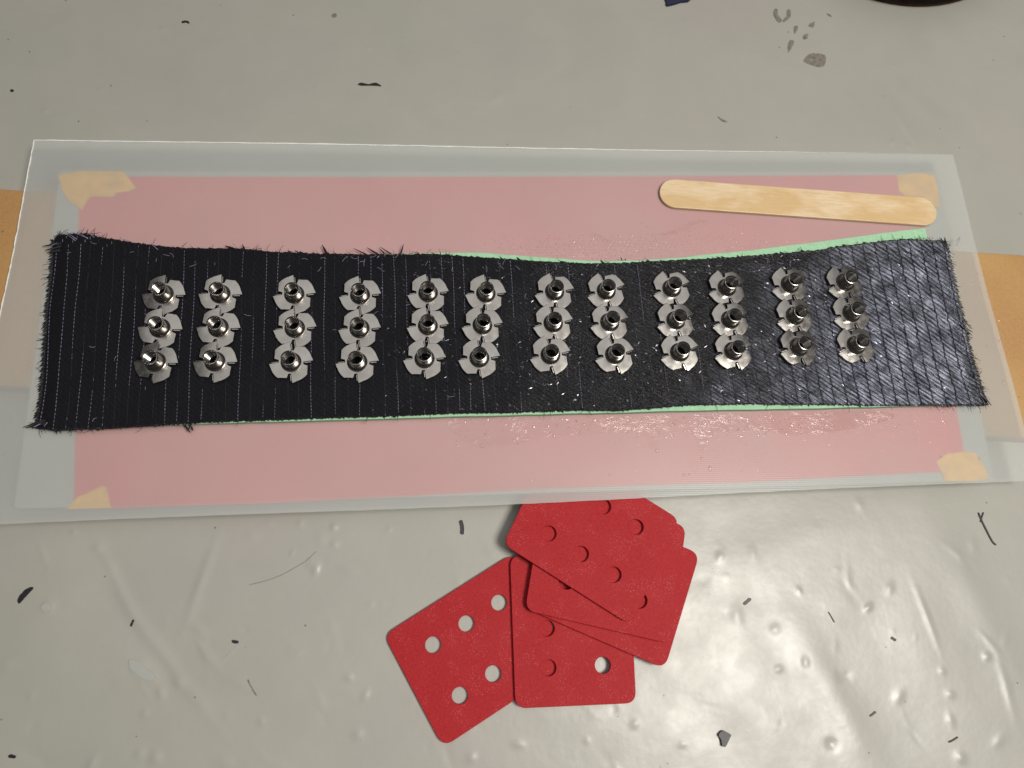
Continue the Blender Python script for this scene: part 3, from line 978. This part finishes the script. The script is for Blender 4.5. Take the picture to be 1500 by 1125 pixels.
# ------------------------------------------------------------------ bits lying on the sheeting
def scrap(name, pts, z, mat, label, h=.25, jit=.12, group='black fibre scraps on the plastic sheeting', cat='scrap'):
    q = smooth_poly(pxs(pts, z), 3, jit * MM)
    bx, by, bz = BENCH
    zz = max(bz[min(len(by) - 1, np.searchsorted(by, y_)), min(len(bx) - 1, np.searchsorted(bx, x_))] for x_, y_ in q) + .00015
    o = outline_solid(name, [q], zz, zz + h * MM, mat, 0)
    return tag(o, label, cat, group)
def stroke(pts, wd):
    """thin outline round a line of pixels"""
    L_, R2 = [], []
    for i, (x, y) in enumerate(pts):
        x0, y0 = pts[max(0, i - 1)]; x1, y1 = pts[min(len(pts) - 1, i + 1)]
        l = math.hypot(x1 - x0, y1 - y0) or 1
        nx, ny = -(y1 - y0) / l * wd / 2, (x1 - x0) / l * wd / 2
        L_.append((x + nx, y + ny)); R2.append((x - nx, y - ny))
    return L_ + R2[::-1]
SC = 'fibre_scrap'
scrap(SC, [(524, 124), (530, 122), (540, 124), (550, 122), (557, 125), (558, 127), (548, 126), (540, 126), (530, 126)], 0, M_TOW, 'black fibre scrap on the far sheeting beyond the film, short and level')
scrap(SC, [(27, 880), (31, 872), (40, 863), (49, 860), (50, 863), (44, 869), (38, 876), (30, 884)], 0, M_TOW, 'thick black fibre scrap near the left frame edge below the film')
scrap(SC, [(13, 1107), (18, 1105), (24, 1107), (23, 1110), (15, 1110)], 0, M_TOW, 'tiny black scrap in the lower left corner of the picture')
scrap(SC, [(340, 938), (344, 938), (349, 939), (349, 942), (341, 942)], 0, M_TOW, 'tiny black scrap above a painted wrinkle highlight, lower left sheeting')
scrap(SC, stroke([(192, 917), (194, 912), (196, 908)], 2.4), 0, M_TOW, 'very short upright black scrap on the lower left sheeting', jit=.05)
scrap(SC, stroke([(675, 763), (677, 772), (677, 782)], 5), 0, M_TOW, 'short upright black scrap between film edge and red plates', jit=.08)
scrap(SC, stroke([(1090, 885), (1095, 881), (1099, 877)], 4.2), 0, M_TOW, 'small slanted black scrap right of the red plates', jit=.08)
scrap(SC, [(1051, 1076), (1057, 1070), (1062, 1071), (1069, 1076), (1066, 1083), (1061, 1093), (1056, 1092), (1055, 1083)], 0, M_TOW, 'dark crumpled flake at the bottom edge below the red plates', h=1.4)
scrap(SC, stroke([(1433, 752), (1438, 764), (1445, 778), (1453, 793), (1458, 798)], 2.2), 0, M_TOW, 'long thin black fibre below the right film corner', jit=.05)
scrap(SC, stroke([(1436, 764), (1438, 757), (1440, 751)], 1.8), 0, M_TOW, 'short fibre crossing the end of the long thin black fibre', jit=.05)
scrap(SC, stroke([(1214, 897), (1218, 904), (1222, 911)], 1.3), 0, M_TOW, 'hair thin dark fibre on the lower right sheeting', jit=.03)
scrap(SC, stroke([(1306, 934), (1309, 936), (1312, 938)], 3.2), 0, M_TOW, 'tiny dark scrap on the right sheeting, pointing down to the right', jit=.05)
scrap(SC, stroke([(1275, 1049), (1279, 1046), (1283, 1043)], 2.6), 0, M_TOW, 'tiny dark scrap on the right sheeting, pointing up to the right', jit=.05)
scrap(SC, stroke([(1391, 1087), (1397, 1084), (1403, 1080)], 2.2), 0, M_TOW, 'slim dark scrap in the lower right corner of the picture', jit=.05)
scrap(SC, stroke([(364, 996), (367, 1003), (371, 1010), (376, 1018)], 1.6), 0, M_STAIN, 'thin bent dark fibre left of the lowest red plate', jit=.1)
scrap(SC, stroke([(16, 134), (18, 133), (20, 134)], 3), 0, M_TOW, 'small black speck on the far sheeting near the left frame edge', jit=.03)
scrap(SC, stroke([(267, 33), (273, 32), (277, 34)], 2.5), 0, M_TOW, 'small dark speck on the far sheeting near the top edge', jit=.03)
scrap('wrinkle_glint', stroke([(327, 967), (338, 956), (351, 945)], 1.8), 0, M_FILM, 'pale strip painted as a wrinkle highlight beside a tiny black scrap, lower left', jit=.05, group='pale bits on the plastic sheeting', cat='wrinkle_glint')  # highlight on a wrinkle of the sheeting, put in as a pale strip
scrap('resin_flake', [(189, 970), (196, 966), (210, 974), (226, 988), (228, 995), (214, 996), (194, 983)], 0, M_FILM, 'clear hardened resin flake on the lower left sheeting', h=.5, group='pale bits on the plastic sheeting', cat='flake')
scrap('resin_flake', [(62, 888), (70, 883), (78, 886), (76, 895), (66, 896)], 0, M_FILM, 'small clear resin flake beside the thick black scrap', h=.6, group='pale bits on the plastic sheeting', cat='flake')
h_ = scrap('hair', stroke([(368, 856), (392, 850), (415, 841), (438, 828), (448, 822), (462, 809)], .5), 0, M_STAIN, 'long fine hair curving over the sheeting below the film', h=.1, jit=.0, group=None, cat='hair')

# navy cloth scrap and dark round roll at the far edge
scrap('navy_cloth', [(966, -30), (975, 4), (977, 10), (996, 5), (1012, 0), (1016, -30)], 0, M_NAVY, 'corner of navy blue cloth at the far edge of the sheeting', h=1.5, group=None, cat='cloth')
def build_roll():
    c = P(1305, -150, 0)
    R_ = (P(1312, -14, .012) - P(1312, -150, .0)).length
    root = empty('dark_roll', c)
    tag(root, 'dark round roll at the far edge, mostly outside the picture', 'roll')
    def lathe(name, pr, mat):
        V, F = [], []
        m = 72
        for r, z in pr:
            for k in range(m):
                a_ = 2 * math.pi * k / m
                V.append((r * math.cos(a_), r * math.sin(a_), z))
        for i in range(len(pr) - 1):
            for k in range(m):
                F.append((i * m + k, i * m + (k + 1) % m, (i + 1) * m + (k + 1) % m, (i + 1) * m + k))
        return mesh_obj(name, V, F, mat, root, True)
    lathe('winding', [(R_ * .55, .004), (R_ * .93, .0035), (R_ * .985, .006), (R_, .012), (R_, .030), (R_ * .985, .036), (R_ * .93, .0385), (R_ * .55, .038), (R_ * .55, .004)], M_DARK)
    lathe('rim', [(R_ * .50, .001), (R_ * .93, .001), (R_ * .97, .0022), (R_ * .93, .0034), (R_ * .50, .0034)], M_RUST)
build_roll()
